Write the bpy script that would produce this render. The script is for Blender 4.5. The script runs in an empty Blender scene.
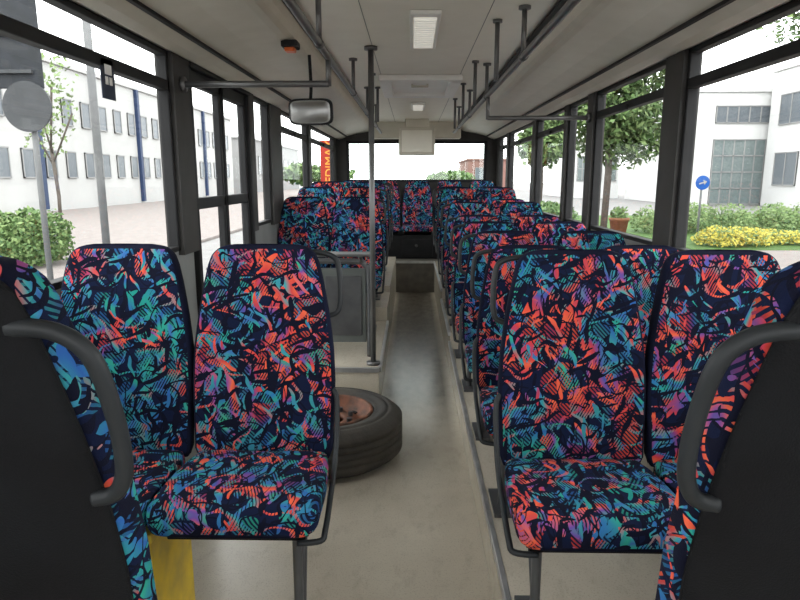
import bpy, math, random
from mathutils import Vector, Matrix
random.seed(7)
scene = bpy.context.scene
COL = scene.collection
H = 1.5

# ------------------------------------------------------------------ materials
def new_mat(name):
    m = bpy.data.materials.new(name); m.use_nodes = True
    nt = m.node_tree
    return m, nt, nt.nodes["Principled BSDF"]

def N(nt, t, **kw):
    n = nt.nodes.new(t)
    for k, v in kw.items(): setattr(n, k, v)
    return n

def plain(name, c1, c2=None, rough=0.5, metal=0.0, scale=8.0, bump=0.0, bscale=120.0, emit=None, spec=0.5):
    m, nt, b = new_mat(name)
    if c2 is None: c2 = tuple(x*0.82 for x in c1)
    tc = N(nt, 'ShaderNodeTexCoord')
    no = N(nt, 'ShaderNodeTexNoise'); no.inputs['Scale'].default_value = scale; no.inputs['Detail'].default_value = 5
    r = N(nt, 'ShaderNodeValToRGB')
    r.color_ramp.elements[0].position = .35; r.color_ramp.elements[1].position = .65
    r.color_ramp.elements[0].color = (*c2, 1); r.color_ramp.elements[1].color = (*c1, 1)
    nt.links.new(tc.outputs['Object'], no.inputs['Vector'])
    nt.links.new(no.outputs['Fac'], r.inputs[0])
    nt.links.new(r.outputs[0], b.inputs['Base Color'])
    b.inputs['Roughness'].default_value = rough
    b.inputs['Metallic'].default_value = metal
    b.inputs['Specular IOR Level'].default_value = spec
    if bump > 0:
        n2 = N(nt, 'ShaderNodeTexNoise'); n2.inputs['Scale'].default_value = bscale
        bp = N(nt, 'ShaderNodeBump'); bp.inputs['Strength'].default_value = bump; bp.inputs['Distance'].default_value = .01
        nt.links.new(tc.outputs['Object'], n2.inputs['Vector'])
        nt.links.new(n2.outputs['Fac'], bp.inputs['Height'])
        nt.links.new(bp.outputs[0], b.inputs['Normal'])
    if emit:
        b.inputs['Emission Color'].default_value = (*emit[0], 1); b.inputs['Emission Strength'].default_value = emit[1]
    return m

KEXT = .30
def ext(name, c1, c2=None, rough=.8, **kw):
    c1 = tuple(x*KEXT for x in c1); c2 = tuple(x*KEXT for x in c2) if c2 else None
    kw.setdefault('spec', .15)
    return plain(name, c1, c2, rough, **kw)

def math_node(nt, op, a, b=None, c=None):
    n = N(nt, 'ShaderNodeMath', operation=op)
    for i, v in enumerate((a, b, c)):
        if v is None: continue
        if isinstance(v, (int, float)): n.inputs[i].default_value = v
        else: nt.links.new(v, n.inputs[i])
    return n.outputs[0]

def mix_col(nt, fac, a, b):
    n = N(nt, 'ShaderNodeMix', data_type='RGBA')
    if isinstance(fac, (int, float)): n.inputs[0].default_value = fac
    else: nt.links.new(fac, n.inputs[0])
    for idx, v in ((6, a), (7, b)):
        if isinstance(v, tuple): n.inputs[idx].default_value = (*v, 1)
        else: nt.links.new(v, n.inputs[idx])
    return n.outputs[2]

def palette(nt, val, cols, interp='CONSTANT', lo=0.0, hi=1.0):
    r = N(nt, 'ShaderNodeValToRGB'); cr = r.color_ramp; cr.interpolation = interp
    while len(cr.elements) < len(cols): cr.elements.new(0.5)
    for i, c in enumerate(cols):
        cr.elements[i].position = lo+(hi-lo)*i/len(cols); cr.elements[i].color = (*c, 1)
    nt.links.new(val, r.inputs[0])
    return r.outputs[0]

def fabric():
    m, nt, b = new_mat("seat_fabric_colourful")
    L = nt.links
    tc = N(nt, 'ShaderNodeTexCoord'); oi = N(nt, 'ShaderNodeObjectInfo')
    off = N(nt, 'ShaderNodeVectorMath', operation='SCALE'); off.inputs[0].default_value = (13.1, 7.7, 19.3)
    L.new(oi.outputs['Random'], off.inputs['Scale'])
    add = N(nt, 'ShaderNodeVectorMath', operation='ADD')
    L.new(tc.outputs['Object'], add.inputs[0]); L.new(off.outputs[0], add.inputs[1])
    base = add.outputs[0]
    sc_ = N(nt, 'ShaderNodeSeparateColor'); L.new(oi.outputs['Color'], sc_.inputs[0])
    bias = math_node(nt, 'MULTIPLY', math_node(nt, 'SUBTRACT', sc_.outputs[0], .5), .30)
    wn = N(nt, 'ShaderNodeTexNoise'); wn.inputs['Scale'].default_value = 9; wn.inputs['Detail'].default_value = 1.5
    L.new(base, wn.inputs['Vector'])
    ws = N(nt, 'ShaderNodeVectorMath', operation='SUBTRACT'); ws.inputs[1].default_value = (.5, .5, .5)
    L.new(wn.outputs['Color'], ws.inputs[0])
    wm = N(nt, 'ShaderNodeVectorMath', operation='SCALE'); wm.inputs['Scale'].default_value = .085
    L.new(ws.outputs[0], wm.inputs[0])
    wa = N(nt, 'ShaderNodeVectorMath', operation='ADD'); L.new(base, wa.inputs[0]); L.new(wm.outputs[0], wa.inputs[1])
    warp = wa.outputs[0]
    rn = N(nt, 'ShaderNodeTexNoise'); rn.inputs['Scale'].default_value = 4.6; rn.inputs['Detail'].default_value = 1.5
    L.new(base, rn.inputs['Vector'])
    rn2 = N(nt, 'ShaderNodeTexNoise'); rn2.inputs['Scale'].default_value = 8; rn2.inputs['Detail'].default_value = 1
    mpr = N(nt, 'ShaderNodeMapping'); mpr.inputs['Location'].default_value = (5, 3, 9)
    L.new(base, mpr.inputs['Vector']); L.new(mpr.outputs[0], rn2.inputs['Vector'])
    f1 = math_node(nt, 'ADD', rn.outputs['Fac'], bias)
    f2 = math_node(nt, 'ADD', rn2.outputs['Fac'], math_node(nt, 'MULTIPLY', bias, .5))
    SOFT = [(.02,.28,.24),(.03,.11,.36),(.03,.34,.24),(.03,.22,.32),(.03,.12,.40),(.04,.28,.30),(.07,.08,.34),(.48,.05,.08),(.70,.08,.05),(.76,.13,.06),(.60,.05,.05),(.20,.06,.22),(.05,.12,.38),(.03,.34,.24)]
    soft = palette(nt, f1, SOFT, 'LINEAR', .22, .86)
    soft2 = palette(nt, f2, [(.05,.42,.24),(.03,.18,.44),(.03,.36,.26),(.05,.14,.42),(.04,.32,.34),(.60,.06,.06),(.80,.14,.06),(.14,.07,.34),(.04,.40,.22),(.04,.16,.42),(.7,.08,.05)], 'LINEAR', .24, .86)
    def wave(rot, sc, dist):
        w = N(nt, 'ShaderNodeTexWave', wave_type='BANDS', bands_direction='X'); w.inputs['Scale'].default_value = sc
        w.inputs['Distortion'].default_value = dist; w.inputs['Detail'].default_value = 1
        mp = N(nt, 'ShaderNodeMapping'); mp.inputs['Rotation'].default_value = rot
        L.new(base, mp.inputs['Vector']); L.new(mp.outputs[0], w.inputs['Vector'])
        return w.outputs['Fac']
    w1 = wave((.2, .75, .5), 40, 1.0); w2 = wave((.2, -.5, -.4), 46, .8)
    def strokes(rot, sc, seed, thr):
        mp = N(nt, 'ShaderNodeMapping'); mp.inputs['Location'].default_value = (seed, seed*.7, seed*1.3)
        mp.inputs['Rotation'].default_value = [math.radians(a) for a in rot]
        L.new(warp, mp.inputs['Vector'])
        sv = N(nt, 'ShaderNodeVectorMath', operation='MULTIPLY'); sv.inputs[1].default_value = sc
        L.new(mp.outputs[0], sv.inputs[0])
        v = N(nt, 'ShaderNodeTexVoronoi'); v.inputs['Scale'].default_value = 1
        L.new(sv.outputs[0], v.inputs['Vector'])
        mask = math_node(nt, 'LESS_THAN', v.outputs['Distance'], thr)
        s = N(nt, 'ShaderNodeSeparateColor'); L.new(v.outputs['Color'], s.inputs[0])
        return mask, s.outputs[0], s.outputs[1]
    def scaled(c, k):
        d = N(nt, 'ShaderNodeVectorMath', operation='SCALE'); d.inputs['Scale'].default_value = k; L.new(c, d.inputs[0]); return d.outputs[0]
    col = (0.005, 0.009, 0.034)
    mk, r, g = strokes((20, 30, 10), (8, 9, 13), 3.1, .50)
    col = mix_col(nt, math_node(nt, 'MULTIPLY', mk, math_node(nt, 'GREATER_THAN', w1, .5)), col, scaled(soft, .6))
    mk, r, g = strokes((-20, -35, 30), (9, 10, 17), 6.1, .42)
    col = mix_col(nt, math_node(nt, 'MULTIPLY', mk, math_node(nt, 'GREATER_THAN', w2, .5)), col, scaled(soft2, .8))
    def layer(col, rot, sc, seed, thr, c, keep=.3):
        mk, r, g = strokes(rot, sc, seed, thr)
        return mix_col(nt, math_node(nt, 'MULTIPLY', mk, math_node(nt, 'GREATER_THAN', g, keep)), col, c)
    def squig(col, seed, sc, wd, c, stretch=(1,1,1), gate=None):
        n = N(nt, 'ShaderNodeTexNoise'); n.inputs['Scale'].default_value = sc; n.inputs['Detail'].default_value = 0
        mp = N(nt, 'ShaderNodeMapping'); mp.inputs['Location'].default_value = (seed, seed, seed); mp.inputs['Scale'].default_value = stretch
        mp.inputs['Rotation'].default_value = (.2, seed, .3)
        L.new(base, mp.inputs['Vector']); L.new(mp.outputs[0], n.inputs['Vector'])
        a = math_node(nt, 'ABSOLUTE', math_node(nt, 'SUBTRACT', n.outputs['Fac'], .5))
        mk = math_node(nt, 'LESS_THAN', a, wd)
        if gate: mk = math_node(nt, 'MULTIPLY', mk, gate)
        return mix_col(nt, mk, col, c)
    blk = (.004, .005, .016)
    col = layer(col, (10, 48, 5), (5, 12, 42), 1.7, .34, soft, .25)
    col = squig(col, 4.4, 12, .026, blk, (1, 1, 1.6))
    gate = math_node(nt, 'GREATER_THAN', w2, .2)
    col = squig(col, 33.4, 12, .028, scaled(soft2, .95), (1, 1, 1.5), gate)
    col = layer(col, (15, 80, 40), (6, 12, 42), 12.9, .34, blk, .2)
    col = layer(col, (5, -52, 15), (5, 12, 46), 8.3, .30, soft2, .25)
    col = layer(col, (-10, 100, 25), (6, 12, 50), 5.9, .28, soft, .30)
    col = layer(col, (30, 20, -15), (6, 12, 54), 15.9, .30, blk, .25)
    col = squig(col, 9.7, 13, .018, blk, (1.5, 1, 1))
    L.new(col, b.inputs['Base Color'])
    b.inputs['Roughness'].default_value = .9
    b.inputs['Specular IOR Level'].default_value = .15
    bn = N(nt, 'ShaderNodeTexNoise'); bn.inputs['Scale'].default_value = 500
    bp = N(nt, 'ShaderNodeBump'); bp.inputs['Strength'].default_value = .3; bp.inputs['Distance'].default_value = .002
    L.new(tc.outputs['Object'], bn.inputs['Vector']); L.new(bn.outputs['Fac'], bp.inputs['Height']); L.new(bp.outputs[0], b.inputs['Normal'])
    return m

def glass(name, tint=(.96, .97, .965), gl=.04):
    m = bpy.data.materials.new(name); m.use_nodes = True
    nt = m.node_tree; nt.nodes.clear()
    o = N(nt, 'ShaderNodeOutputMaterial'); t = N(nt, 'ShaderNodeBsdfTransparent'); g = N(nt, 'ShaderNodeBsdfGlossy')
    t.inputs[0].default_value = (*tint, 1); g.inputs['Roughness'].default_value = .02
    mx = N(nt, 'ShaderNodeMixShader'); mx.inputs[0].default_value = gl
    nt.links.new(t.outputs[0], mx.inputs[1]); nt.links.new(g.outputs[0], mx.inputs[2]); nt.links.new(mx.outputs[0], o.inputs[0])
    return m

FAB = fabric()
M_NAVY = plain("navy_edge_side_shade", (.008,.010,.028), (.005,.006,.016), .9, bump=.2, bscale=400, spec=.12)  # dark seat outline plus the sides' shading, painted as one navy colour
M_SHELL = plain("black_seat_plastic", (.007,.0075,.009), (.005,.005,.006), .65, bump=.2, bscale=400, spec=.15)
M_HANDLE = plain("dark_grey_handle_plastic", (.022,.025,.028), (.017,.019,.021), .5, spec=.3)
M_STEEL = plain("grey_painted_steel", (.11,.115,.12), (.08,.08,.085), .4, .4)
M_RAIL = plain("dull_steel_rail", (.17,.17,.17), (.13,.13,.13), .4, .6)
M_CEIL = plain("ceiling_laminate", (.86,.84,.74), (.83,.81,.71), .5)
M_COVE = plain("cove_laminate", (.62,.59,.50), (.58,.55,.46), .45)
M_DARK = plain("black_rubber_trim", (.018,.018,.019), (.012,.012,.013), .6, spec=.25)
M_JOINT = plain("grey_joint_strip", (.26,.26,.24), (.22,.22,.20), .5)
M_PILLAR = plain("brown_grey_pillar", (.050,.047,.045), (.040,.038,.036), .6, spec=.3)
M_WALL = plain("grey_side_panel", (.22,.225,.22), (.19,.195,.19), .6)
M_ALU = plain("aluminium_edge", (.55,.55,.54), (.4,.4,.4), .4, .7)
M_STEP = plain("brown_grey_shaded_step", (.16,.145,.12), (.11,.10,.085), .55, scale=10)  # shade at the aisle end put into a darker step colour
M_GLASS = glass("window_glass"); M_GLASS2 = glass("tinted_rear_glass", (.9, .94, .92), .04)
M_WHITE = plain("white_plastic", (.86,.86,.82), (.82,.82,.78), .4)

def floor_mat():
    m, nt, b = new_mat("beige_speckled_vinyl")
    tc = N(nt, 'ShaderNodeTexCoord')
    n1 = N(nt, 'ShaderNodeTexNoise'); n1.inputs['Scale'].default_value = 1.6; n1.inputs['Detail'].default_value = 6; n1.inputs['Roughness'].default_value = .6
    n2 = N(nt, 'ShaderNodeTexNoise'); n2.inputs['Scale'].default_value = 160; n2.inputs['Detail'].default_value = 2
    n3 = N(nt, 'ShaderNodeTexNoise'); n3.inputs['Scale'].default_value = 14; n3.inputs['Detail'].default_value = 9; n3.inputs['Roughness'].default_value = .72
    mps = N(nt, 'ShaderNodeMapping'); mps.inputs['Scale'].default_value = (1, .45, 1)
    nt.links.new(tc.outputs['Object'], mps.inputs['Vector'])
    for n in (n1, n2): nt.links.new(tc.outputs['Object'], n.inputs['Vector'])
    nt.links.new(mps.outputs[0], n3.inputs['Vector'])
    r = N(nt, 'ShaderNodeValToRGB'); r.color_ramp.elements[0].position = .3; r.color_ramp.elements[1].position = .66
    r.color_ramp.elements[0].color = (.50,.445,.36,1); r.color_ramp.elements[1].color = (.62,.565,.465,1)
    nt.links.new(n1.outputs['Fac'], r.inputs[0])
    sp = math_node(nt, 'GREATER_THAN', n2.outputs['Fac'], .60)
    c = mix_col(nt, math_node(nt, 'MULTIPLY', sp, .3), r.outputs[0], (.28,.25,.21))
    d = N(nt, 'ShaderNodeValToRGB'); d.color_ramp.elements[0].position = .52; d.color_ramp.elements[1].position = .78
    nt.links.new(n3.outputs['Fac'], d.inputs[0])
    c = mix_col(nt, math_node(nt, 'MULTIPLY', d.outputs[0], .38), c, (.22,.18,.145))
    s = N(nt, 'ShaderNodeSeparateXYZ'); nt.links.new(tc.outputs['Object'], s.inputs[0])
    ax = math_node(nt, 'ABSOLUTE', math_node(nt, 'ADD', s.outputs[0], .02))
    mr = N(nt, 'ShaderNodeMapRange'); mr.inputs[1].default_value = .25; mr.inputs[2].default_value = .19; nt.links.new(ax, mr.inputs[0])
    my = N(nt, 'ShaderNodeMapRange'); my.inputs[1].default_value = 2.8; my.inputs[2].default_value = 4.2; nt.links.new(s.outputs[1], my.inputs[0])
    lowz = math_node(nt, 'LESS_THAN', s.outputs[2], .05)
    blot = math_node(nt, 'MULTIPLY_ADD', n3.outputs['Fac'], .7, .45)
    worn = math_node(nt, 'MULTIPLY', math_node(nt, 'MULTIPLY', mr.outputs[0], my.outputs[0]), math_node(nt, 'MULTIPLY', lowz, blot))
    c = mix_col(nt, worn, c, (.17,.158,.14))
    nt.links.new(c, b.inputs['Base Color'])
    b.inputs['Roughness'].default_value = .24
    bp = N(nt, 'ShaderNodeBump'); bp.inputs['Strength'].default_value = .06; nt.links.new(n2.outputs['Fac'], bp.inputs['Height']); nt.links.new(bp.outputs[0], b.inputs['Normal'])
    return m
M_FLOOR = floor_mat()

# ------------------------------------------------------------------ mesh helpers
def mesh(name, verts, faces, mats, smooth=False, fm=None):
    me = bpy.data.meshes.new(name); me.from_pydata([tuple(v) for v in verts], [], faces); me.update()
    for m in (mats if isinstance(mats, list) else [mats]): me.materials.append(m)
    if smooth: me.polygons.foreach_set('use_smooth', [True]*len(me.polygons))
    if fm: me.polygons.foreach_set('material_index', fm)
    return me

def add(name, me, parent=None, loc=(0,0,0), rot=(0,0,0), label=None, cat=None, kind=None, group=None):
    o = bpy.data.objects.new(name, me); COL.objects.link(o)
    o.location = loc; o.rotation_euler = rot
    if parent: o.parent = parent
    if label: o["label"] = label
    if cat: o["category"] = cat
    if kind: o["kind"] = kind
    if group: o["group"] = group
    return o

def boxv(x0, x1, y0, y1, z0, z1, V, F):
    b = len(V)
    V += [(x0,y0,z0),(x1,y0,z0),(x1,y1,z0),(x0,y1,z0),(x0,y0,z1),(x1,y0,z1),(x1,y1,z1),(x0,y1,z1)]
    F += [tuple(b+i for i in f) for f in ((0,3,2,1),(4,5,6,7),(0,1,5,4),(1,2,6,5),(2,3,7,6),(3,0,4,7))]

def boxes(name, bs, mats, bevel=0.0, idx=None):
    V, F = [], []
    for b in bs: boxv(*b, V, F)
    fm = None
    if idx: fm = [i for i in idx for _ in range(6)]
    me = mesh(name, V, F, mats, fm=fm)
    if bevel > 0:
        import bmesh
        bm = bmesh.new(); bm.from_mesh(me)
        bmesh.ops.bevel(bm, geom=list(bm.edges), offset=bevel, segments=2, affect='EDGES', profile=.5)
        bm.to_mesh(me); bm.free()
    return me

def loft(name, rings, mat, smooth=True, cap=True, ringmat=None, toprows=0):
    V, F, I = [], [], []; n = len(rings[0])
    for r in rings: V += r
    for i in range(len(rings)-1):
        for j in range(n):
            a = i*n+j; b = i*n+(j+1) % n
            F.append((a, b, b+n, a+n)); I.append((1 if i >= len(rings)-1-toprows else ringmat[j]) if ringmat else 0)
    if cap:
        F.append(tuple(reversed(range(n)))); F.append(tuple((len(rings)-1)*n+j for j in range(n))); I += [0, 1 if toprows else 0]
    return mesh(name, V, F, mat, smooth, I)

def se(n, a, b, e=4.0):
    out = []
    for i in range(n):
        t = 2*math.pi*i/n; c, s = math.cos(t), math.sin(t)
        out.append((a*math.copysign(abs(c)**(2/e), c), b*math.copysign(abs(s)**(2/e), s)))
    return out

def smooth_path(pts, sub=6):
    P = [Vector(p) for p in pts]; out = []
    for i in range(len(P)-1):
        p0 = P[max(i-1,0)]; p1 = P[i]; p2 = P[i+1]; p3 = P[min(i+2,len(P)-1)]
        for k in range(sub):
            t = k/sub
            out.append(.5*((2*p1)+(-p0+p2)*t+(2*p0-5*p1+4*p2-p3)*t*t+(-p0+3*p1-3*p2+p3)*t**3))
    out.append(P[-1]); return out

def tube_geo(pts, r, V, F, seg=12):
    P = [Vector(p) for p in pts]; b0 = len(V); n = len(P)
    T = [(P[min(i+1,n-1)]-P[max(i-1,0)]).normalized() for i in range(n)]
    u = T[0].orthogonal().normalized()
    for i in range(n):
        u = (u - T[i]*u.dot(T[i])).normalized(); w = T[i].cross(u)
        for k in range(seg):
            a = 2*math.pi*k/seg
            V.append(tuple(P[i]+(u*math.cos(a)+w*math.sin(a))*r))
    for i in range(n-1):
        for k in range(seg):
            a = b0+i*seg+k; b = b0+i*seg+(k+1) % seg
            F.append((a, b, b+seg, a+seg))
    F.append(tuple(b0+k for k in reversed(range(seg)))); F.append(tuple(b0+(n-1)*seg+k for k in range(seg)))

def tubes(name, paths, r, mat, smooth=True, seg=12):
    V, F = [], []
    for p in paths:
        rr = r
        if isinstance(p, tuple) and isinstance(p[0], list): p, rr = p
        tube_geo(p, rr, V, F, seg)
    return mesh(name, V, F, mat, smooth)

def disc_lathe(name, prof, mats, seg=64, fm=None):
    V, F, I = [], [], []; n = len(prof)
    for k in range(seg):
        a = 2*math.pi*k/seg
        for r, z in prof: V.append((r*math.cos(a), r*math.sin(a), z))
    for k in range(seg):
        k2 = (k+1) % seg
        for j in range(n):
            j2 = (j+1) % n
            F.append((k*n+j, k2*n+j, k2*n+j2, k*n+j2))
            if fm: I.append(fm[j])
    return mesh(name, V, F, mats, True, I if fm else None)

# ------------------------------------------------------------------ seats
W_TAB = [(0,.092),(.003,.114),(.008,.133),(.018,.148),(.033,.160),(.06,.170),(.11,.182),(.20,.199),(.31,.214),(.42,.219),(.55,.214),(1.0,.206)]
def wof(d):
    for i in range(len(W_TAB)-1):
        a, b = W_TAB[i], W_TAB[i+1]
        if d <= b[0]:
            t = (d-a[0])/(b[0]-a[0]); return a[1]+(b[1]-a[1])*t
    return W_TAB[-1][1]

def back_meshes(top, slope, big):
    zb = .405
    zs = [zb, zb+.008, zb+.03]
    z = zb+.08
    while z < top-.15: zs.append(z); z += .05
    zs += [top-d for d in (.14,.11,.08,.06,.045,.032,.022,.014,.008,.003,0)]
    rings, sh = [], []
    T0 = .048 if big else .036
    for z in zs:
        d = top-z
        w = wof(d)
        th = T0
        if d < .05: th = T0*max(.25, math.sqrt(max(0,1-((.05-d)/.05)**2)))
        if z < zb+.03: th *= .6+.4*(z-zb)/.03; w -= .01*(1-(z-zb)/.03)
        yc = .155+.02+(z-.45)*slope
        yf = yc-(T0-.040)
        lb = .012*math.exp(-((z-.58)/.12)**2)
        ring = []
        for x, y in se(44, w, th, 4.4):
            q = 1-(x/w)**2
            yy = yf+y
            if y < 0: yy += .024*q - lb*q
            ring.append((x, yy, z))
        rings.append(ring)
        w2 = max(.04, w-.004)
        sr = []
        for x, y in se(44, w2, .020 if d > .03 else .012, 3.2):
            sr.append((x, yc+.042+y - (.0 if y < 0 else .012*(1-(1-(x/w2)**2))), z-.006))
        sh.append(sr)
    rm = [0 if big else (1 if math.sin(2*math.pi*(j+.5)/44) > -.38 else 0) for j in range(44)]  # side and rear faces take the navy: outline and painted side shading
    return loft("backrest", rings, [FAB, M_NAVY], ringmat=rm, toprows=0 if big else 3), loft("back_shell", sh, M_SHELL)

def cushion_mesh():
    tab = [(-.245,.165,.012,.390),(-.243,.183,.022,.391),(-.236,.201,.031,.395),(-.222,.213,.037,.401),(-.20,.2185,.041,.406),(-.15,.2185,.043,.409),
           (-.08,.2185,.043,.409),(0,.216,.043,.407),(.08,.210,.043,.404),(.14,.2,.042,.400),(.165,.19,.036,.397),(.175,.17,.02,.394)]
    rings = []
    for y, w, h, zc in tab:
        if y < 0: y *= .9
        r = []
        for x, z in se(44, w, h, 5.2):
            zz = zc+z
            if z > 0: zz -= .008*(1-(x/w)**2)
            r.append((x, y, zz))
        rings.append(r)
    rm = [1 if -.80 > math.sin(2*math.pi*(j+.5)/44) else 0 for j in range(44)]
    return loft("seat_cushion", rings, [FAB, M_NAVY], ringmat=rm)

def handle_mesh(side, top, slope, big):
    def y(z): return .155+.05+(z-.45)*slope
    if big:
        p = [(.145, top-.080),(.172, top-.080),(.20, top-.086),(.224, top-.104),(.237, top-.135),(.245, top-.20),(.244, top-.255),(.237, top-.285),(.222, top-.305),(.197, top-.311)]
        r = .0108
    else:
        p = [(.12, top-.026),(.155, top-.028),(.19, top-.034),(.216, top-.050),(.226, top-.085),(.230, top-.14),(.229, top-.185),(.220, top-.212),(.19, top-.225)]
        r = .0088
    pts = smooth_path([(side*a, y(z)+.01, z) for a, z in p], 6)
    V, F = [], []; tube_geo(pts, r, V, F, 14)
    return mesh("grab_handle", V, F, M_HANDLE, True)

def rail_mesh(side):
    pts = smooth_path([(side*.20,.20,.62),(side*.224,.185,.60),(side*.229,.15,.52),(side*.229,.08,.43),(side*.229,-.04,.375),(side*.229,-.14,.345),(side*.220,-.165,.33),(side*.16,-.17,.325)], 5)
    return tubes("side_rail", [pts], .008, M_HANDLE)

def frame_mesh():
    V, F = [], []
    boxv(-.19,.19,-.17,.17,.345,.368,V,F)
    tube_geo([(-.18,-.15,.335),(.18,-.15,.335)], .013, V, F, 10)
    tube_geo([(-.18,.13,.335),(.18,.13,.335)], .013, V, F, 10)
    boxv(-.17,-.13,.165,.22,.33,.47,V,F); boxv(.13,.17,.165,.22,.33,.47,V,F)
    return mesh("seat_frame", V, F, M_SHELL)

def leg_mesh(side, base):
    V, F = [], []
    x = side*.13
    tube_geo([(x,-.02,.345),(x,-.02,base+.012)], .014, V, F, 14)
    tube_geo([(x,.13,.335),(x,.0,base+.10)], .010, V, F, 10)
    boxv(x-.035,x+.035,-.10,.10,base,base+.014,V,F)
    return mesh("leg", V, F, M_STEEL)

CACHE = {}
def C(key, fn):
    if key not in CACHE: CACHE[key] = fn()
    return CACHE[key]

def seat(x, y, z, side=0, top=1.05, slope=.17, rot=0.0, legbase=0.0, leg=True, label="", group="passenger seats with colourful fabric", big=False, tone=None):
    e = bpy.data.objects.new("passenger_seat", None); COL.objects.link(e)
    e.empty_display_size = .1
    e.location = (x, y, z+.001); e.rotation_euler = (0,0,rot)
    e["label"] = label or "bus seat in dark multicoloured brush-stroke fabric with black shell"
    e["category"] = "bus seat"; e["group"] = group
    bk, sh = C(("b", top, slope), lambda: back_meshes(top, slope, big))
    t = tone or (random.uniform(.25,.65), random.uniform(.25,.65))
    o1 = add("backrest", bk, e); o1.color = (t[0],.5,.5,1)
    add("back_shell", sh, e)["label"] = "black plastic seat back shell"
    o2 = add("seat_cushion", C("c", cushion_mesh), e); o2.color = (t[1],.5,.5,1)
    add("seat_frame", C("f", frame_mesh), e)
    if side:
        add("grab_handle", C(("h", side, top, slope, big), lambda: handle_mesh(side, top, slope, big)), e)["label"] = "dark grey plastic grab handle"
        add("side_rail", C(("r", side), lambda: rail_mesh(side)), e)
    if leg:
        s = side if side else 1
        add("leg", C(("l", s, legbase), lambda: leg_mesh(s, legbase)), e)
    return e

seat(-.513, 1.62, .25, 1, legbase=-.25, tone=(.62,.45), label="multicoloured fabric bus seat with grab handle beside the loose wheel")
seat(-.951, 1.62, .25, 0, leg=False, tone=(.15,.35), label="blue-green patterned bus seat by the window above the yellow box")
PR = .25
rows_r = [1.58, 2.24, 2.94, 3.64, 4.34, 5.04, 5.74, 6.44, 7.14]
for i, yy in enumerate(rows_r):
    z = PR if yy < 4.9 else (.32 if yy < 6.2 else .42)
    tp = 1.04 if i == 0 else .985
    seat(.418, yy, z, -1, top=tp, tone=(.52,.42) if i == 0 else None, group="rows of aisle and window seats on the raised platform",
         label="multicoloured fabric bus seat with grab handle on the raised platform" if i else "foremost multicoloured aisle seat with grab handle on the raised platform")
    seat(.857, yy, z, 0, top=tp, tone=(.55,.4) if i == 0 else None, group="rows of aisle and window seats on the raised platform",
         label="multicoloured fabric bus seat beside the window on the raised platform")
rows_l = [(4.90,.30,1.05),(5.60,.42,1.0),(6.30,.48,.985),(7.00,.48,.985)]
for i, (yy, z, tp) in enumerate(rows_l):
    seat(-.513, yy, z, 1, top=tp, group="seat rows behind the partition", label="multicoloured fabric bus seat with grab handle behind the grey partition")
    seat(-.951, yy, z, 0, top=tp, group="seat rows behind the partition", label="multicoloured fabric bus seat by the window behind the partition")
for i in range(5):
    seat(-.882+.449*i, 8.62, .42, 0, leg=False, group="rear bench seats", label="multicoloured fabric seat in the row under the rear window")
for xx, s in ((-.655, -1), (.515, 1)):
    seat(xx, 1.06, 0, s, top=1.415, slope=.20, rot=math.pi, group="seats seen from behind", big=True, tone=(.2 if s < 0 else .5, .5),
         label="tall turned-round bus seat, black plastic back and thick grab handle")

# ------------------------------------------------------------------ shell
def struct(name, me, label):
    return add(name, me, label=label, kind="structure", cat=name.split('_')[0])

Y0, Y1 = -2.0, 9.3
XW = 1.17
struct("floor", boxes("floor", [(-XW,XW,Y0,Y1,-.08,0)], M_FLOOR), "beige speckled vinyl bus floor, worn and dirty")
struct("trim_1", boxes("p1", [(.24,XW,-.2,4.72,0,PR),(.24,XW,4.72,6.10,0,.32),(.24,XW,6.10,8.2,0,.42)], M_FLOOR, .006), "raised beige vinyl seat platform along the aisle")
struct("trim_2", boxes("p2", [(-XW,-.27,3.85,5.20,0,.30),(-XW,-.27,5.20,5.95,0,.42),(-XW,-.27,5.95,8.2,0,.48)], M_FLOOR, .006), "raised beige vinyl seat platform behind the door")
struct("trim_3", boxes("p3", [(-XW,XW,8.2,9.28,0,.42)], M_STEP, .006), "raised rear step under the back seats, its shade painted in brown-grey")
struct("trim_4", boxes("p4", [(.225,.245,-.2,4.72,PR-.028,PR+.004),(.225,.245,4.72,6.1,.292,.324),(.225,.245,6.1,8.2,.392,.424)], M_ALU, .003), "aluminium edging strip of the seat platform")
struct("trim_5", boxes("p5", [(-.275,-.255,3.85,5.2,.272,.304),(-XW,-.27,3.835,3.855,.272,.304),(-.30,.24,8.185,8.205,.392,.424)], M_ALU, .003), "aluminium edging strip of the rear platform")

SILL, TOP, TR = 1.16, 2.06, 1.91
def wall(name, sgn, openings, door=None):
    xi, xo = sgn*XW, sgn*(XW+.05)
    x0, x1 = min(xi,xo), max(xi,xo)
    bs, idx = [], []
    segs = sorted(openings + ([door] if door else []))
    y = Y0
    for a, b in segs:
        if a > y: bs.append((x0,x1,y,a,SILL,TOP)); idx.append(1)
        y = b
    if y < Y1: bs.append((x0,x1,y,Y1,SILL,TOP)); idx.append(1)
    bs.append((x0,x1,Y0,Y1,TOP,2.34)); idx.append(1)
    if door:
        bs += [(x0,x1,Y0,door[0],-.3,SILL),(x0,x1,door[1],Y1,-.3,SILL)]; idx += [0,0]
    else:
        bs.append((x0,x1,Y0,Y1,-.3,SILL)); idx.append(0)
    xi2 = sgn*(XW-.03)
    for k, (a, b) in enumerate(segs):
        if k and a-segs[k-1][1] > .03:
            bs.append((min(xi,xi2),max(xi,xi2),segs[k-1][1]+.005,a-.005,SILL-.02,TOP)); idx.append(1)
    if not door:
        bs.append((min(xi,xi2),max(xi,xi2),-.2,Y1,SILL-.07,SILL-.03)); idx.append(0)
    struct(name, boxes(name, bs, [M_WALL, M_PILLAR], 0, idx), "bus side wall with grey panels and dark window pillars")

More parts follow.
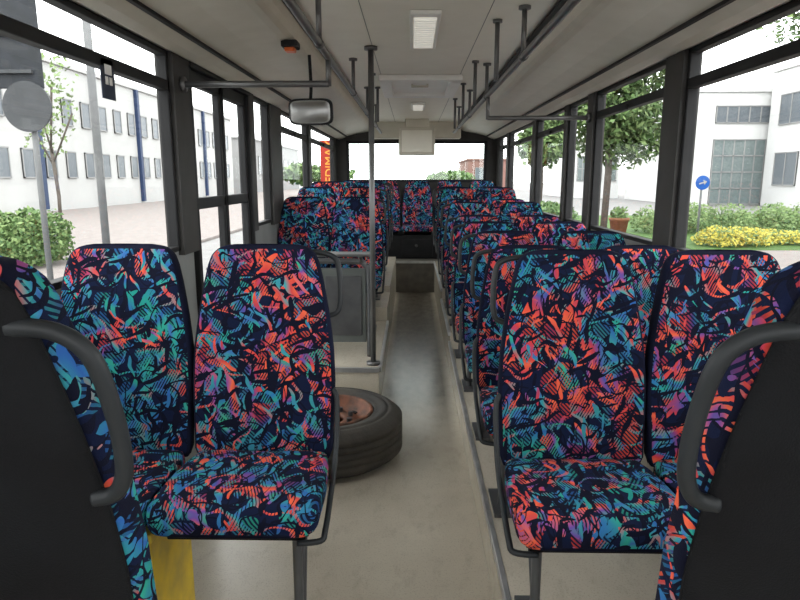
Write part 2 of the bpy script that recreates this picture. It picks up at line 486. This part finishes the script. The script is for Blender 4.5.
LO = [(-1.9,-.1),(.10,2.93),(4.40,4.90),(5.3,6.7),(6.85,8.95)]
DOOR = (3.15, 4.28)
RO = [(-1.9,-.1),(.10,2.93),(3.14,4.32),(4.47,5.04),(5.14,6.30),(6.48,8.05),(8.2,9.0)]
wall("wall_left", -1, LO, DOOR); wall("wall_right", 1, RO)
wn = [0]
def side_window(sgn, a, b, hopper=True):
    wn[0] += 1
    x = sgn*XW; t = .024
    xa, xb = min(x-sgn*.012, x+sgn*.035), max(x-sgn*.012, x+sgn*.035)
    bs = [(xa,xb,a,a+t,SILL,TOP),(xa,xb,b-t,b,SILL,TOP),(xa,xb,a,b,SILL,SILL+t),(xa,xb,a,b,TOP-t,TOP)]
    if hopper: bs.append((xa,xb,a,b,TR-.022,TR+.022))
    o = struct("window_%d" % wn[0], boxes("w", bs, M_DARK, .004), "bus side window in black rubber frame with tilting top vent")
    add("glass_pane", boxes("g", [(x+sgn*.018-.002,x+sgn*.018+.002,a+.01,b-.01,SILL+.01,TOP-.01)], M_GLASS), o)
    if hopper:
        m = (a+b)/2
        add("vent_latch", boxes("l", [(x-sgn*.02-.008,x-sgn*.02+.008,m-.05,m+.05,TR-.03,TR+.0)], M_DARK, .003), o)
for a, b in LO: side_window(-1, a, b, b-a > .8)
for a, b in RO: side_window(1, a, b, b-a > .8)

struct("wall_back", boxes("wb", [(-1.22,1.22,Y1,Y1+.06,-.3,1.44),(-1.22,1.22,Y1,Y1+.06,2.03,2.34),(-1.22,-1.02,Y1,Y1+.06,1.44,2.03),(1.02,1.22,Y1,Y1+.06,1.44,2.03)], M_PILLAR), "rear wall of the bus around the back window")
wn[0] += 1
o = struct("window_%d" % wn[0], boxes("w", [(-1.02,1.02,Y1-.012,Y1+.03,1.44,1.48),(-1.02,1.02,Y1-.012,Y1+.03,1.99,2.03),(-1.02,-.98,Y1-.012,Y1+.03,1.44,2.03),(.98,1.02,Y1-.012,Y1+.03,1.44,2.03)], M_DARK, .005), "wide rear window in black rubber frame")
add("glass_pane", boxes("g", [(-1.0,1.0,Y1+.015,Y1+.019,1.46,2.01)], M_GLASS2), o)
struct("wall_front", boxes("wf", [(-1.22,1.22,Y0-.06,Y0,-.3,.85),(-1.22,1.22,Y0-.06,Y0,2.2,2.34),(-1.22,-1.1,Y0-.06,Y0,.85,2.2),(1.1,1.22,Y0-.06,Y0,.85,2.2)], M_PILLAR), "front wall of the bus around the windscreen")

def closed(name, prof, y0, y1, mats):
    V, F = [], []; n = len(prof)
    for y in (y0, y1):
        for x, z in prof: V.append((x, y, z))
    for j in range(n): k = (j+1) % n; F.append((j, k, n+k, n+j))
    F.append(tuple(reversed(range(n)))); F.append(tuple(range(n, 2*n)))
    return mesh(name, V, F, mats)
CZ = 2.27
struct("ceiling", closed("ceil", [(-1.22,2.34),(-1.22,2.38),(1.22,2.38),(1.22,2.34),(.60,2.34),(.58,CZ),(-.58,CZ),(-.60,2.34)], Y0-.06, Y1+.06, M_CEIL), "flat beige laminate bus ceiling")
for s, nm in ((-1, 6), (1, 7)):
    prof = [(s*1.17,2.065),(s*1.12,2.05),(s*1.07,2.062),(s*1.02,2.085),(s*.99,2.10),(s*.86,2.132),(s*.76,2.147),(s*.70,2.158),(s*.670,2.168),(s*.650,2.185),(s*.635,2.21),(s*.625,2.25),(s*.615,2.335),(s*1.17,2.335)]
    if s < 0: prof = prof[::-1]
    struct("trim_%d" % nm, closed("cove", prof, Y0, Y1-.01, M_COVE), "beige side duct panel running above the windows")
for k, (x, z, w, mt) in enumerate([(-1.005,2.088,.010,M_DARK),(-.60,2.255,.022,M_DARK),(1.005,2.088,.010,M_DARK),(.60,2.255,.022,M_DARK),(.30,2.268,.002,M_JOINT),(-.30,2.268,.002,M_JOINT)]):
    struct("trim_%d" % (8+k), boxes("st", [(x-w,x+w,Y0,Y1-.02,z-.008 if w > .005 else z,z+.006)], mt, .001), "dark joint strip along the ceiling")
struct("trim_18", boxes("rh", [(-.62,.62,9.0,9.28,2.05,2.27)], M_COVE, .01), "beige header panel above the rear window")

# ------------------------------------------------------------------ ceiling fittings
M_LAMP = plain("lamp_diffuser", (.85,.83,.75), (.80,.78,.7), .3, emit=((1,.97,.88), .3))
def ceiling_lamp(y0, y1):
    e = add("ceiling_lamp", boxes("body", [(-.075,.075,y0,y1,CZ-.022,CZ-.001)], M_WHITE, .006), label="narrow white ceiling lamp with ribbed diffuser", cat="ceiling lamp", group="ceiling lamps")
    n = 14; bs = []
    for i in range(n):
        a = y0+.07+(y1-y0-.14)*i/n; bs.append((-.05,.05,a,a+(y1-y0-.14)/n*.7,CZ-.034,CZ-.02))
    add("diffuser", boxes("d", [(-.055,.055,y0+.06,y1-.06,CZ-.03,CZ-.018)]+bs, M_LAMP, .002), e)
ceiling_lamp(3.1, 3.9); ceiling_lamp(6.7, 7.3)
h = add("roof_hatch", boxes("h", [(-.32,.32,4.94,5.06,CZ-.045,CZ),(-.32,.32,5.9,6.0,CZ-.045,CZ),(-.32,-.23,5.0,5.95,CZ-.045,CZ),(.23,.32,5.0,5.95,CZ-.045,CZ)], M_WHITE, .012), label="emergency roof hatch with white frame", cat="roof hatch")
add("hatch_cover", boxes("hc", [(-.24,.24,5.05,5.92,CZ-.012,CZ-.002)], M_WHITE, .003), h)
add("hatch_handle", boxes("hh", [(-.07,.07,5.35,5.38,CZ-.038,CZ-.022),(-.07,-.055,5.35,5.38,CZ-.03,CZ-.004),(.055,.07,5.35,5.38,CZ-.03,CZ-.004)], M_COVE, .003), h)
d = add("display_box", boxes("db", [(-.24,.24,8.5,8.62,1.80,2.16),(-.16,.16,8.52,8.60,2.14,2.27)], M_COVE, .015), label="beige box hanging from the ceiling before the rear window", cat="display box")
add("front_panel", boxes("dbf", [(-.20,.20,8.492,8.502,1.84,2.12)], M_CEIL, .003), d)
b = add("call_button", boxes("cb", [(-.705,-.625,3.21,3.31,2.13,2.165)], M_DARK, .008), label="dark button housing with orange cap on the ceiling duct", cat="button")
add("button_cap", boxes("cc", [(-.69,-.64,3.22,3.285,2.112,2.134)], plain("orange_cap", (.9,.17,.03), None, .4), .006), b)

def rail(s):
    x = s*.45
    e = add("overhead_rail", tubes("r", [smooth_path([(x,.2,2.2),(x,.25,2.08),(x,.4,2.05),(x,1.5,2.05)],4)+[Vector((x,y*1.0,2.05)) for y in (3,5,7,7.9)]], .0165, M_RAIL), label="long steel handrail under the ceiling", cat="handrail", group="overhead handrails")
    for y in ((1.2,2.75,4.3,5.6,6.9) if s < 0 else (1.5,3.05,4.5,5.8,7.1)):
        add("hanger", tubes("hg", [([(x,y,2.05),(x,y,2.269)], .012), ([(x,y,2.255),(x,y,2.269)], .028), ([(x,y-.03,2.05),(x,y+.03,2.05)], .021)], .013, M_RAIL), e)
    for y in ((4.9,5.6) if s < 0 else (3.3,4.4,5.4,6.4)):
        xx = s*.36
        add("hanging_bar", tubes("hb", [([(xx,y,1.98),(xx,y,2.269)], .012), ([(xx,y,2.255),(xx,y,2.269)], .024)], .014, M_RAIL), label="short vertical steel grab bar hanging from the ceiling", cat="handrail", group="hanging grab bars")
    if s < 0:
        add("cross_bar", tubes("cb", [[(-1.14,3.03,1.93),(-.45,3.03,1.93)], ([(-.45,3.03,1.92),(-.45,3.03,2.05)], .013), ([(-1.139,3.03,1.93),(-1.12,3.03,1.93)], .035)], .015, M_RAIL), e)
    else:
        add("cross_bar", tubes("cb", [[(.45,4.395,1.90),(1.14,4.395,1.90)], ([(.45,4.395,1.89),(.45,4.395,2.05)], .013), ([(1.139,4.395,1.90),(1.12,4.395,1.90)], .035)], .015, M_RAIL), e)
rail(-1); rail(1)

X = -.31
p = add("grab_pole", tubes("gp", [[(X,3.93,.301),(X,3.93,2.269)]], .0175, M_RAIL), label="vertical steel grab pole from platform to ceiling", cat="pole")
add("base_flange", tubes("bf", [[(X,3.93,.301),(X,3.93,.32)]], .045, M_RAIL, seg=20), p)
add("top_flange", tubes("tf", [[(X,3.93,2.25),(X,3.93,2.269)]], .04, M_RAIL, seg=20), p)
def rounded_plate(w, h, y0, y1, mat, e=5):
    rings = []
    for y, k in ((y0, .94), (y0+.006, 1), (y1-.006, 1), (y1, .94)):
        rings.append([(x*k, y, z*k) for x, z in se(40, w, h, e)])
    return loft("plate", rings, mat, True)
mm = add("interior_mirror", rounded_plate(.125, .072, 0, .035, M_DARK), loc=(-.63,3.60,1.862), rot=(math.radians(7),0,math.radians(-6)), label="rounded rear-view mirror in black housing under the ceiling", cat="mirror")
add("mirror_glass", rounded_plate(.114, .061, -.005, .002, plain("mirror_silver", (.42,.42,.41), None, .38, 1.0)), mm)
add("mirror_arm", tubes("ma", [smooth_path([(0,.02,.06),(0,.05,.14),(0,.05,.30)],4)], .009, M_DARK), mm)

M_PART = plain("grey_green_partition", (.11,.12,.115), (.09,.10,.095), .4)
xa, xb, yy = -.98, -.345, 4.12
pt = add("partition", tubes("pf", [smooth_path([(xa,yy,.301),(xa,yy,.85),(xa+.03,yy,.93),(xa+.10,yy,.955),(xb-.10,yy,.955),(xb-.03,yy,.93),(xb,yy,.85),(xb,yy,.301)],5)], .02, M_STEEL), label="grey partition panel in a tubular frame behind the door area", cat="partition")
add("panel", boxes("pp", [(xa+.02,xb-.02,yy-.012,yy+.012,.40,.91)], M_PART, .008), pt)
add("panel", boxes("pp2", [(xa+.05,-.68,yy-.02,yy-.010,.45,.86),(-.64,xb-.05,yy-.02,yy-.010,.45,.86)], M_STEEL, .006), pt)
add("handrail", tubes("ph", [[(xa-.16,yy-.14,1.02),(-.33,yy-.14,1.02),(-.32,3.95,1.02)], ([(xa,yy-.14,1.02),(xa,yy,.94)], .012), ([(xb-.05,yy-.14,1.02),(xb-.05,yy,.95)], .012)], .0175, M_RAIL), pt)

eb = add("engine_cover", boxes("ec", [(-1.12,1.12,8.44,9.2,.421,.74)], M_DARK, .01), label="dark box cover beneath the rear seats", cat="box")
add("panel", boxes("ecp", [(-.20,.22,8.43,8.442,.45,.69)], M_DARK, .006), eb)
add("latch", tubes("ecl", [[(.0,8.425,.60),(.0,8.445,.60)]], .02, M_STEEL), eb)

M_YEL = plain("dirty_yellow_paint", (.85,.60,.04), (.58,.41,.07), .5, scale=10)
yb = add("storage_box", boxes("yb", [(-1.12,-.76,1.50,1.80,.001,.54)], M_YEL, .012), label="worn yellow painted metal box under the window seat", cat="box")
add("lid", boxes("ybl", [(-1.13,-.75,1.49,1.81,.541,.568)], M_YEL, .006), yb)
add("latch", boxes("yla", [(-.90,-.86,1.478,1.495,.45,.53)], M_STEEL, .004), yb)

# ------------------------------------------------------------------ wheel
M_RUB = plain("dusty_black_rubber", (.075,.066,.054), (.036,.033,.030), .8, scale=5, bump=.3, bscale=60)
M_RUST = plain("rusty_brown_rim", (.22,.075,.035), (.07,.035,.022), .65, scale=16, bump=.3, bscale=50)
wl = bpy.data.objects.new("spare_wheel", None); COL.objects.link(wl); wl.location = (-.51, 3.25, .002); wl.rotation_euler = (0,0,.4)
wl["label"] = "loose bus wheel, dusty tyre and rusty red rim, lying flat"; wl["category"] = "wheel"
R, T = .40, .26
prof = [(.235,.02),(.26,.012),(.30,.0),(.345,.004),(.368,.02),(.378,.03),(R,.045)]
g = []
for k in range(4):
    z = .07+.037*k
    g += [(R,z),(R-.010,z+.004),(R-.010,z+.009),(R,z+.013)]
prof += g + [(R,T-.045),(.380,T-.03),(.368,T-.018),(.345,T-.004),(.332,T-.000),(.328,T-.006),(.318,T-.006),(.314,T),(.30,T+.001),(.285,T-.002),(.282,T-.008),(.26,T-.012),(.245,T-.016),(.24,T-.024),(.222,T-.03),(.222,.03)]
add("tyre", disc_lathe("ty", prof, M_RUB, 96), wl)
rim = [(.236,T-.028),(.238,T-.014),(.228,T-.008),(.220,T-.018),(.214,T-.05),(.200,T-.06),(.19,T-.075),(.165,T-.085),(.150,T-.07),(.09,T-.065),(.075,T-.07),(.075,T-.095),(.09,T-.088),(.148,T-.095),(.165,T-.12),(.20,T-.11),(.205,.08),(.218,.03),(.236,.028)]
add("rim", disc_lathe("rm", rim, M_RUST, 64), wl)
for k in range(8):
    a = k*math.pi/4
    add("wheel_nut", C("nut", lambda: tubes("nut", [[(0,0,T-.07),(0,0,T-.045)]], .014, M_STEEL, seg=6, smooth=False)), wl, loc=(.12*math.cos(a),.12*math.sin(a),0))
    a += math.pi/8
    add("hand_hole", C("hole", lambda: tubes("hole", [[(0,0,T-.09),(0,0,T-.076)]], .020, M_DARK, seg=20, smooth=False)), wl, loc=(.18*math.cos(a),.18*math.sin(a),0))

# ------------------------------------------------------------------ door
dx = -XW
def leaf(a, b, parent):
    t = .04; x0, x1 = dx-.03, dx+.01
    l = add("door_leaf", boxes("lf", [(x0,x1,a,a+t,.02,2.02),(x0,x1,b-t,b,.02,2.02),(x0,x1,a,b,.02,.22),(x0,x1,a,b,1.96,2.04),(x0,x1,a,b,1.34,1.40)], M_DARK, .006), parent)
    add("glass_pane", boxes("gl", [(dx-.012,dx-.008,a+t-.005,b-t+.005,.21,1.97)], M_GLASS), l)
    add("door_handle", tubes("dh", [smooth_path([(dx+.01,(a+b)/2-.15,1.02),(dx+.06,(a+b)/2-.13,1.04),(dx+.06,(a+b)/2+.13,1.04),(dx+.01,(a+b)/2+.15,1.02)],4)], .012, M_RAIL), l)
D0, D1 = DOOR
do = struct("door_1", boxes("df", [(dx-.05,dx+.03,D0-.01,D0+.03,0,2.06),(dx-.05,dx+.03,D1-.03,D1+.01,0,2.06),(dx-.05,dx+.04,D0,D1,2.03,2.09)], M_DARK, .006), "folding double glazed bus door in black frame")
md = (D0+D1)/2
leaf(D0+.04, md-.01, do); leaf(md+.01, D1-.04, do)

st = add("window_sticker", boxes("ws", [(-1.163,-1.158,2.29,2.39,1.78,1.92)], plain("navy_sticker", (.02,.03,.06), None, .5), .002), label="small dark sticker with a white mark on the window glass", cat="sticker")
add("sticker_mark", boxes("wm", [(-1.158,-1.155,2.315,2.365,1.865,1.90),(-1.158,-1.155,2.315,2.335,1.83,1.858),(-1.158,-1.155,2.345,2.365,1.83,1.858)], M_WHITE, .001), st)

# ------------------------------------------------------------------ outside
GZ = -.45
SW = GZ+.10
add("ground", boxes("gr", [(-150,150,-60,260,GZ-.2,GZ)], ext("asphalt", (.66,.645,.63), (.58,.57,.56), scale=1.5, bump=.2, bscale=30)), label="pale grey asphalt street surface around the bus", cat="road", kind="structure")
M_PAVE = ext("pinkish_paving", (.72,.64,.60), (.60,.53,.50), scale=3)
M_GRASS = ext("grass", (.22,.42,.10), (.14,.28,.06), scale=6, bump=.4, bscale=40)
M_BRICKP = ext("brick_path", (.60,.38,.29), (.48,.31,.25), scale=10)
add("sidewalk", boxes("sw", [(-20.7,-6.5,-20,110,GZ,SW)], M_PAVE, .02), label="pinkish paved footpath before the white office building", cat="pavement", kind="structure")
add("sidewalk", boxes("sw2", [(4.2,7.2,-10,70,GZ,SW)], M_BRICKP, .02), label="reddish brick footpath beside the planting", cat="pavement", kind="structure")
add("sidewalk", boxes("sw3", [(7.25,19,-10,16.4,GZ,SW)], M_PAVE, .02), label="pale paved area before the flower bed", cat="pavement", kind="structure")
add("lawn", boxes("lw", [(7.4,19,16.5,32,GZ,SW)], M_GRASS, .02), label="grass strip with hedges beside the path", cat="grass", kind="structure")

def leafcloud(name, blobs, n, size, mats, zmin=-9):
    V, F, I = [], [], []
    tot = sum(b[3]*b[4]*b[5] for b in blobs)
    for bx, by, bz, rx, ry, rz in blobs:
        for _ in range(int(n*rx*ry*rz/tot)):
            d = Vector((random.gauss(0,1),random.gauss(0,1),random.gauss(0,1))).normalized()*(random.random()**.33)
            k = 1+.18*math.sin(d.x*7+bx)*math.sin(d.y*6)*math.cos(d.z*8)
            c = Vector((bx+d.x*rx*k, by+d.y*ry*k, bz+d.z*rz*k))
            if c.z < zmin+size: continue
            u = Vector((random.gauss(0,1),random.gauss(0,1),random.gauss(0,1))).normalized(); v = u.orthogonal().normalized()
            s = size*random.uniform(.6,1.3); i = len(V)
            q = [c-u*s,c+v*s*.55,c+u*s,c-v*s*.55]
            V += [(p.x,p.y,max(p.z,zmin)) for p in q]; F.append((i,i+1,i+2,i+3)); I.append(random.randrange(len(mats)))
    return mesh(name, V, F, mats, fm=I)
M_L1 = ext("leaf_green", (.36,.58,.22), (.26,.44,.14), .6, scale=3)
M_L2 = ext("leaf_light", (.56,.78,.32), (.42,.62,.22), .6, scale=3)
M_L3 = ext("leaf_dark", (.24,.42,.15), (.18,.32,.11), .6, scale=3)
M_YF = ext("yellow_flowers", (1.7,1.5,.25), (1.4,1.2,.25), .6, scale=3)
M_BARK = ext("bark", (.34,.29,.25), (.24,.2,.17), .9, scale=12, bump=.5)

def tree(x, y, h, r, blobs, n, sz, label, mats=None, gz=GZ):
    tr = add("tree", tubes("trk", [([(x,y,gz+.002),(x+.05,y,gz+h*.25),(x-.03,y,gz+h*.5)], r), ([(x-.03,y,gz+h*.5),(x+.1,y+.1,gz+h*.8)], r*.6),
         ([(x,y,gz+h*.42),(x+h*.14,y-.2,gz+h*.66)], r*.5), ([(x,y,gz+h*.40),(x-h*.13,y+.2,gz+h*.64)], r*.5), ([(x,y,gz+h*.46),(x+.1,y-h*.12,gz+h*.7)], r*.45)], r, M_BARK), label=label, cat="tree")
    add("foliage", leafcloud("fo", [(x+a,y+b,gz+c,d,e,f) for a,b,c,d,e,f in blobs], n, sz, mats or [M_L1, M_L2, M_L3]), tr)
tree(5.1, 17, 8, .09, [(0,0,5.0,1.8,1.6,1.6),(-.5,.3,6.5,1.6,1.5,1.4),(.9,-.4,6.2,1.6,1.5,1.5),(0,0,7.8,1.5,1.5,1.4),(-.3,-.5,3.6,1.3,1.1,.9),(.9,.2,3.3,1.2,1.0,.9),(.3,.1,2.8,1.2,.9,.7)], 30000, .095, "leafy green street tree beside the footpath", gz=SW)
tree(9.4, 13.2, 8.5, .15, [(.2,0,6.4,2.0,2.0,1.1),(-1.2,.2,5.6,1.4,1.3,.7),(-1.3,0,4.8,1.1,1,.5),(-.9,-.2,4.4,.8,.8,.35),(1,0,7.8,2,2,1.5)], 16000, .075, "green street tree with spreading branches near the road", [M_L1, M_L2, M_L3], gz=SW)
tree(-10.0, 17.5, 5.4, .05, [(0,0,3.6,.8,.8,.9),(.15,0,4.6,.7,.7,.7),(-.2,.1,2.9,.6,.6,.5)], 380, .07, "slim young tree with sparse pale leaves", [M_L2], gz=SW)
tree(9.2, 46, 7, .16, [(0,0,4.5,1.8,1.8,1.8),(.5,0,5.8,1.4,1.4,1.4)], 3000, .25, "green tree far along the street")
tree(4.8, 74, 3.6, .16, [(0,0,2.0,2.2,2.0,.8),(-1.8,0,1.8,1.4,1.8,.7)], 2400, .24, "rounded tree at the end of the street")
tree(-8.5, 66, 4.0, .16, [(0,0,2.2,2.4,2.0,.9),(-3,0,2.3,2.0,1.8,1.1)], 2400, .28, "low rounded tree at the end of the street", gz=SW)
def hedge(x0, x1, y0, y1, z1, n, sz, mats, label, cat="hedge", var=.2):
    bl = []; L = max(x1-x0, y1-y0); k = max(2, int(L/.7)); zc = (SW+z1)/2-.1
    for i in range(k):
        t = (i+.5)/k
        rz = (z1-zc)*random.uniform(1-var,1+var*.6)
        if x1-x0 >= y1-y0: bl.append((x0+(x1-x0)*t, (y0+y1)/2+random.uniform(-var,var), zc, L/k*.8, (y1-y0)/2, rz))
        else: bl.append(((x0+x1)/2, y0+(y1-y0)*t, zc, (x1-x0)/2, L/k*.8, rz))
    add("hedge" if cat == "hedge" else "flower_bed", leafcloud("hd", bl, n, sz, mats, SW+.002), label=label, cat=cat)
hedge(-12.5, -7.8, 12.2, 14.4, .80, 24000, .055, [M_L1, M_L3, M_L2], "green rounded hedge beside the road")
hedge(8.1, 11.4, 17.2, 18.8, .18, 8000, .05, [M_YF, M_YF, M_L2], "yellow flowering shrubs by the path", "flowers", .5)
hedge(12.3, 15.0, 17.0, 18.2, .30, 4500, .06, [M_L1, M_YF, M_L2], "loose green shrubs beside the flower bed", var=.5)
hedge(7.8, 15.5, 21, 23.4, .55, 12000, .065, [M_L1, M_L2, M_L2], "pale green hedge behind the yellow flowers", var=.5)
hedge(4.9, 6.6, 25, 28, .45, 3000, .1, [M_L1, M_L3], "low green bushes by the footpath")

M_BW = ext("white_render", (1.3,1.3,1.28), (1.24,1.24,1.22), scale=.6)
M_BW2 = ext("bright_white_render", (1.9,1.9,1.88), (1.8,1.8,1.78), scale=.6)
M_BG = ext("grey_render", (.85,.85,.85), (.80,.80,.80), scale=.6)
M_WGL = ext("dark_window_glass", (.44,.49,.54), (.36,.41,.46), .25)
M_WGR = ext("greenish_facade_glass", (.55,.65,.64), (.42,.52,.52), .25)
M_BLUE = ext("navy_downpipe", (.10,.16,.34), None, .5)
def building(x0,x1,y0,y1,z1,label, mat=M_BW):
    bs = [(x0,x1,y0,y1,GZ,z1),(x0-.15,x1+.15,y0-.15,y1+.15,z1,z1+.25)]
    return add("office_building", boxes("bd", bs, mat, .03), label=label, cat="building")
def winx(o, xf, sgn, y0, y1, z0, z1, mat=None, mull=1):
    fr = .07; bs = [(min(xf,xf+sgn*.06),max(xf,xf+sgn*.06),y0,y1,z0,z1)]; idx = [1]
    X0, X1 = min(xf,xf+sgn*.1), max(xf,xf+sgn*.1)
    bs += [(X0,X1,y0,y0+fr,z0,z1),(X0,X1,y1-fr,y1,z0,z1),(X0,X1,y0,y1,z0,z0+fr),(X0,X1,y0,y1,z1-fr,z1)]; idx += [0]*4
    for k in range(mull): 
        t = y0+(y1-y0)*(k+1)/(mull+1); bs.append((X0,X1,t-.04,t+.04,z0,z1)); idx.append(0)
    add("window", boxes("bw", bs, [M_BG, mat or M_WGL], 0, idx), o)
def winy(o, yf, x0, x1, z0, z1, mat=None, mx=1, mz=0):
    fr = .07; bs = [(x0,x1,yf-.06,yf,z0,z1)]; idx = [1]
    Y = (yf-.1, yf)
    bs += [(x0,x0+fr,*Y,z0,z1),(x1-fr,x1,*Y,z0,z1),(x0,x1,*Y,z0,z0+fr),(x0,x1,*Y,z1-fr,z1)]; idx += [0]*4
    for k in range(mx): t = x0+(x1-x0)*(k+1)/(mx+1); bs.append((t-.04,t+.04,*Y,z0,z1)); idx.append(0)
    for k in range(mz): t = z0+(z1-z0)*(k+1)/(mz+1); bs.append((x0,x1,*Y,t-.04,t+.04)); idx.append(0)
    add("window", boxes("bw", bs, [M_BG, mat or M_WGL], 0, idx), o)
o = building(-34,-21,24,74,8.0,"long white office building with rows of narrow windows and navy downpipes")
for r, (a, b) in enumerate(((4.6,6.2),(1.5,3.1))):
    for k in range(22): winx(o, -21, 1, 25+k*2.2, 26.1+k*2.2, a, b, None, 0)
for y in (28.8, 35.4, 42.0, 48.6, 55.2, 63.9):
    add("downpipe", boxes("dp", [(-21.05,-20.75,y-.2,y+.2,SW+.1,8.0)], M_BLUE, .03), o)
o = building(-38,-21.5,82,120,6.5,"grey low building further along the street", M_BG)
for k in range(8): winx(o, -21.5, 1, 84+k*4.4, 87+k*4.4, 2, 4.5)
o = building(20,36,46,60,7.4,"white modern office building with glazed entrance", M_BW2)
winy(o, 46, 21.3, 25.0, GZ+.1, 4.2, M_WGR, 4, 3)
winy(o, 46, 21.3, 25.2, 5.3, 6.5, None, 4)
o = building(24.8,38,30,45.5,8.6,"white cubic office block with large window bands", M_BW2)
for r, (a, b) in enumerate(((1.0,3.2),(5.0,7.0))):
    for k in range(4): winx(o, 24.8, -1, 30.8+k*3.6, 33.4+k*3.6, a, b)
o = building(15.5,20,62,74,5.0,"small white building with square windows behind the trees", M_BW2)
for k in range(3): winy(o, 62, 15.9+k*1.4, 16.9+k*1.4, 1.2, 3.6, M_WGR, 1, 1)
o = building(8,14,92,110,4.0,"distant low brick red building at the street end", ext("brick_red", (.75,.42,.36), (.68,.38,.33)))
winy(o, 92, 9, 12, 1.2, 3, None, 2)

M_SB = ext("galvanised_sign_back", (.20,.21,.225), (.17,.18,.19), .5)
M_SD = ext("dark_sign_back", (.10,.11,.13), (.08,.09,.10), .6)
M_POST = ext("light_grey_post", (.55,.56,.57), (.48,.49,.50), .5)
PX = -4.45
s = add("street_sign", tubes("sp", [[(PX,7.4,GZ),(PX,7.4,3.9)]], .035, M_POST), label="grey sign post carrying traffic signs seen from behind", cat="traffic sign")
add("round_plate", tubes("rp", [[(PX,7.30,2.30),(PX,7.325,2.30)]], .28, M_SB, seg=48, smooth=False), s)
add("rectangular_plate", boxes("sq", [(PX-1.0,PX+.20,7.335,7.36,2.50,3.45)], M_SD, .01), s)
add("bracket", boxes("bk", [(PX-.8,PX+.1,7.29,7.333,3.06,3.10),(PX-.8,PX+.1,7.29,7.333,2.66,2.70)], M_SB, .004), s)
LX = -4.52
add("street_lamp", tubes("lp", [([(LX,9.0,GZ),(LX,9.0,5.5)], .055), ([(LX,9.0,GZ),(LX,9.0,GZ+.9)], .075), ([(LX,9.0,5.5),(LX+.3,9.0,6.1),(LX+1.1,9.0,6.3)], .04), ([(LX+1.1,9,6.28),(LX+1.7,9,6.30)], .09)], .05, M_POST), label="light grey street lamp post beside the road", cat="street lamp")
SX = 9.0
s = add("direction_sign", tubes("ds", [[(SX,20,SW+.002),(SX,20,1.55)]], .035, M_POST), label="round blue sign with white arrow on a short post", cat="traffic sign")
add("sign_plate", tubes("bl", [[(SX,19.94,1.36),(SX,19.96,1.36)]], .22, ext("sign_blue", (.05,.32,1.3), None, .5), seg=40, smooth=False), s)
V = [(-.02,-.12),( .02,-.12),(.02,.03),(.08,.03),(0,.13),(-.08,.03),(-.02,.03)]
ca = math.cos(-math.pi/2+.3); sa = math.sin(-math.pi/2+.3)
V = [(SX+a*ca-b*sa, 19.93, 1.36+a*sa+b*ca) for a, b in V]
add("arrow", mesh("ar", V, [tuple(range(7))], ext("sign_white", (1.3,1.3,1.3), None, .4)), s)
pr = [(0,0),(.22,0),(.30,.5),(.33,.5),(.33,.58),(.29,.58),(.25,.45),(0,.45)]
pp = add("plant_pot", disc_lathe("pt", pr, ext("terracotta", (.75,.36,.20), None, .8), 32), loc=(6.7,20.6,SW+.002), label="terracotta coloured plant pot on the footpath", cat="plant pot")
add("plant", leafcloud("pl", [(0,0,.7,.28,.28,.25)], 300, .06, [M_L1, M_L2]), pp)

bn = add("shop_banner", boxes("bn", [(-5.55,-4.45,38.0,38.12,.7,3.7),(-5.05,-4.95,38.02,38.1,GZ,.7)], ext("banner_dark_red", (.9,.08,.05), None, .5), .02), label="tall dark red sign board with vertical orange lettering", cat="sign")
cu = bpy.data.curves.new("bt", 'FONT'); cu.body = "MEDIMAX"; cu.size = .68; cu.align_x = 'CENTER'; cu.align_y = 'CENTER'; cu.extrude = .01
t = bpy.data.objects.new("tmp", cu); COL.objects.link(t)
bpy.context.view_layer.update()
me = bpy.data.meshes.new_from_object(t.evaluated_get(bpy.context.evaluated_depsgraph_get()))
bpy.data.objects.remove(t)
me.materials.clear(); me.materials.append(ext("banner_orange", (2.2,.9,.15), None, .5))
add("lettering", me, bn, loc=(-5.0,37.98,2.2), rot=(math.pi/2, -math.pi/2, 0))

# ------------------------------------------------------------------ world, light, camera
w = bpy.data.worlds.new("World"); scene.world = w; w.use_nodes = True
nt = w.node_tree; bg = nt.nodes['Background']
tc = N(nt, 'ShaderNodeTexCoord'); no = N(nt, 'ShaderNodeTexNoise'); no.inputs['Scale'].default_value = 2.0; no.inputs['Detail'].default_value = 4
r = N(nt, 'ShaderNodeValToRGB'); r.color_ramp.elements[0].color = (.93,.95,.96,1); r.color_ramp.elements[1].color = (1,1,1,1)
nt.links.new(tc.outputs['Generated'], no.inputs['Vector']); nt.links.new(no.outputs['Fac'], r.inputs[0]); nt.links.new(r.outputs[0], bg.inputs[0])
bg.inputs[1].default_value = 5.2
sun = bpy.data.lights.new("sun", 'SUN'); sun.energy = 1.5; sun.angle = math.radians(30); sun.color = (1,.98,.94)
so = bpy.data.objects.new("sun", sun); COL.objects.link(so); so.rotation_euler = (math.radians(35), math.radians(12), 0)

cam = bpy.data.cameras.new("camera"); cam.sensor_fit = 'HORIZONTAL'; cam.sensor_width = 36; cam.lens = 36*623/800
cam.clip_start = .02; cam.clip_end = 500
co = bpy.data.objects.new("camera", cam); COL.objects.link(co)
co.location = (-.06, 0, H); co.rotation_euler = (math.radians(90-11.07), 0, math.radians(1.1))
scene.camera = co
scene.view_settings.view_transform = 'Standard'
scene.view_settings.look = 'None'
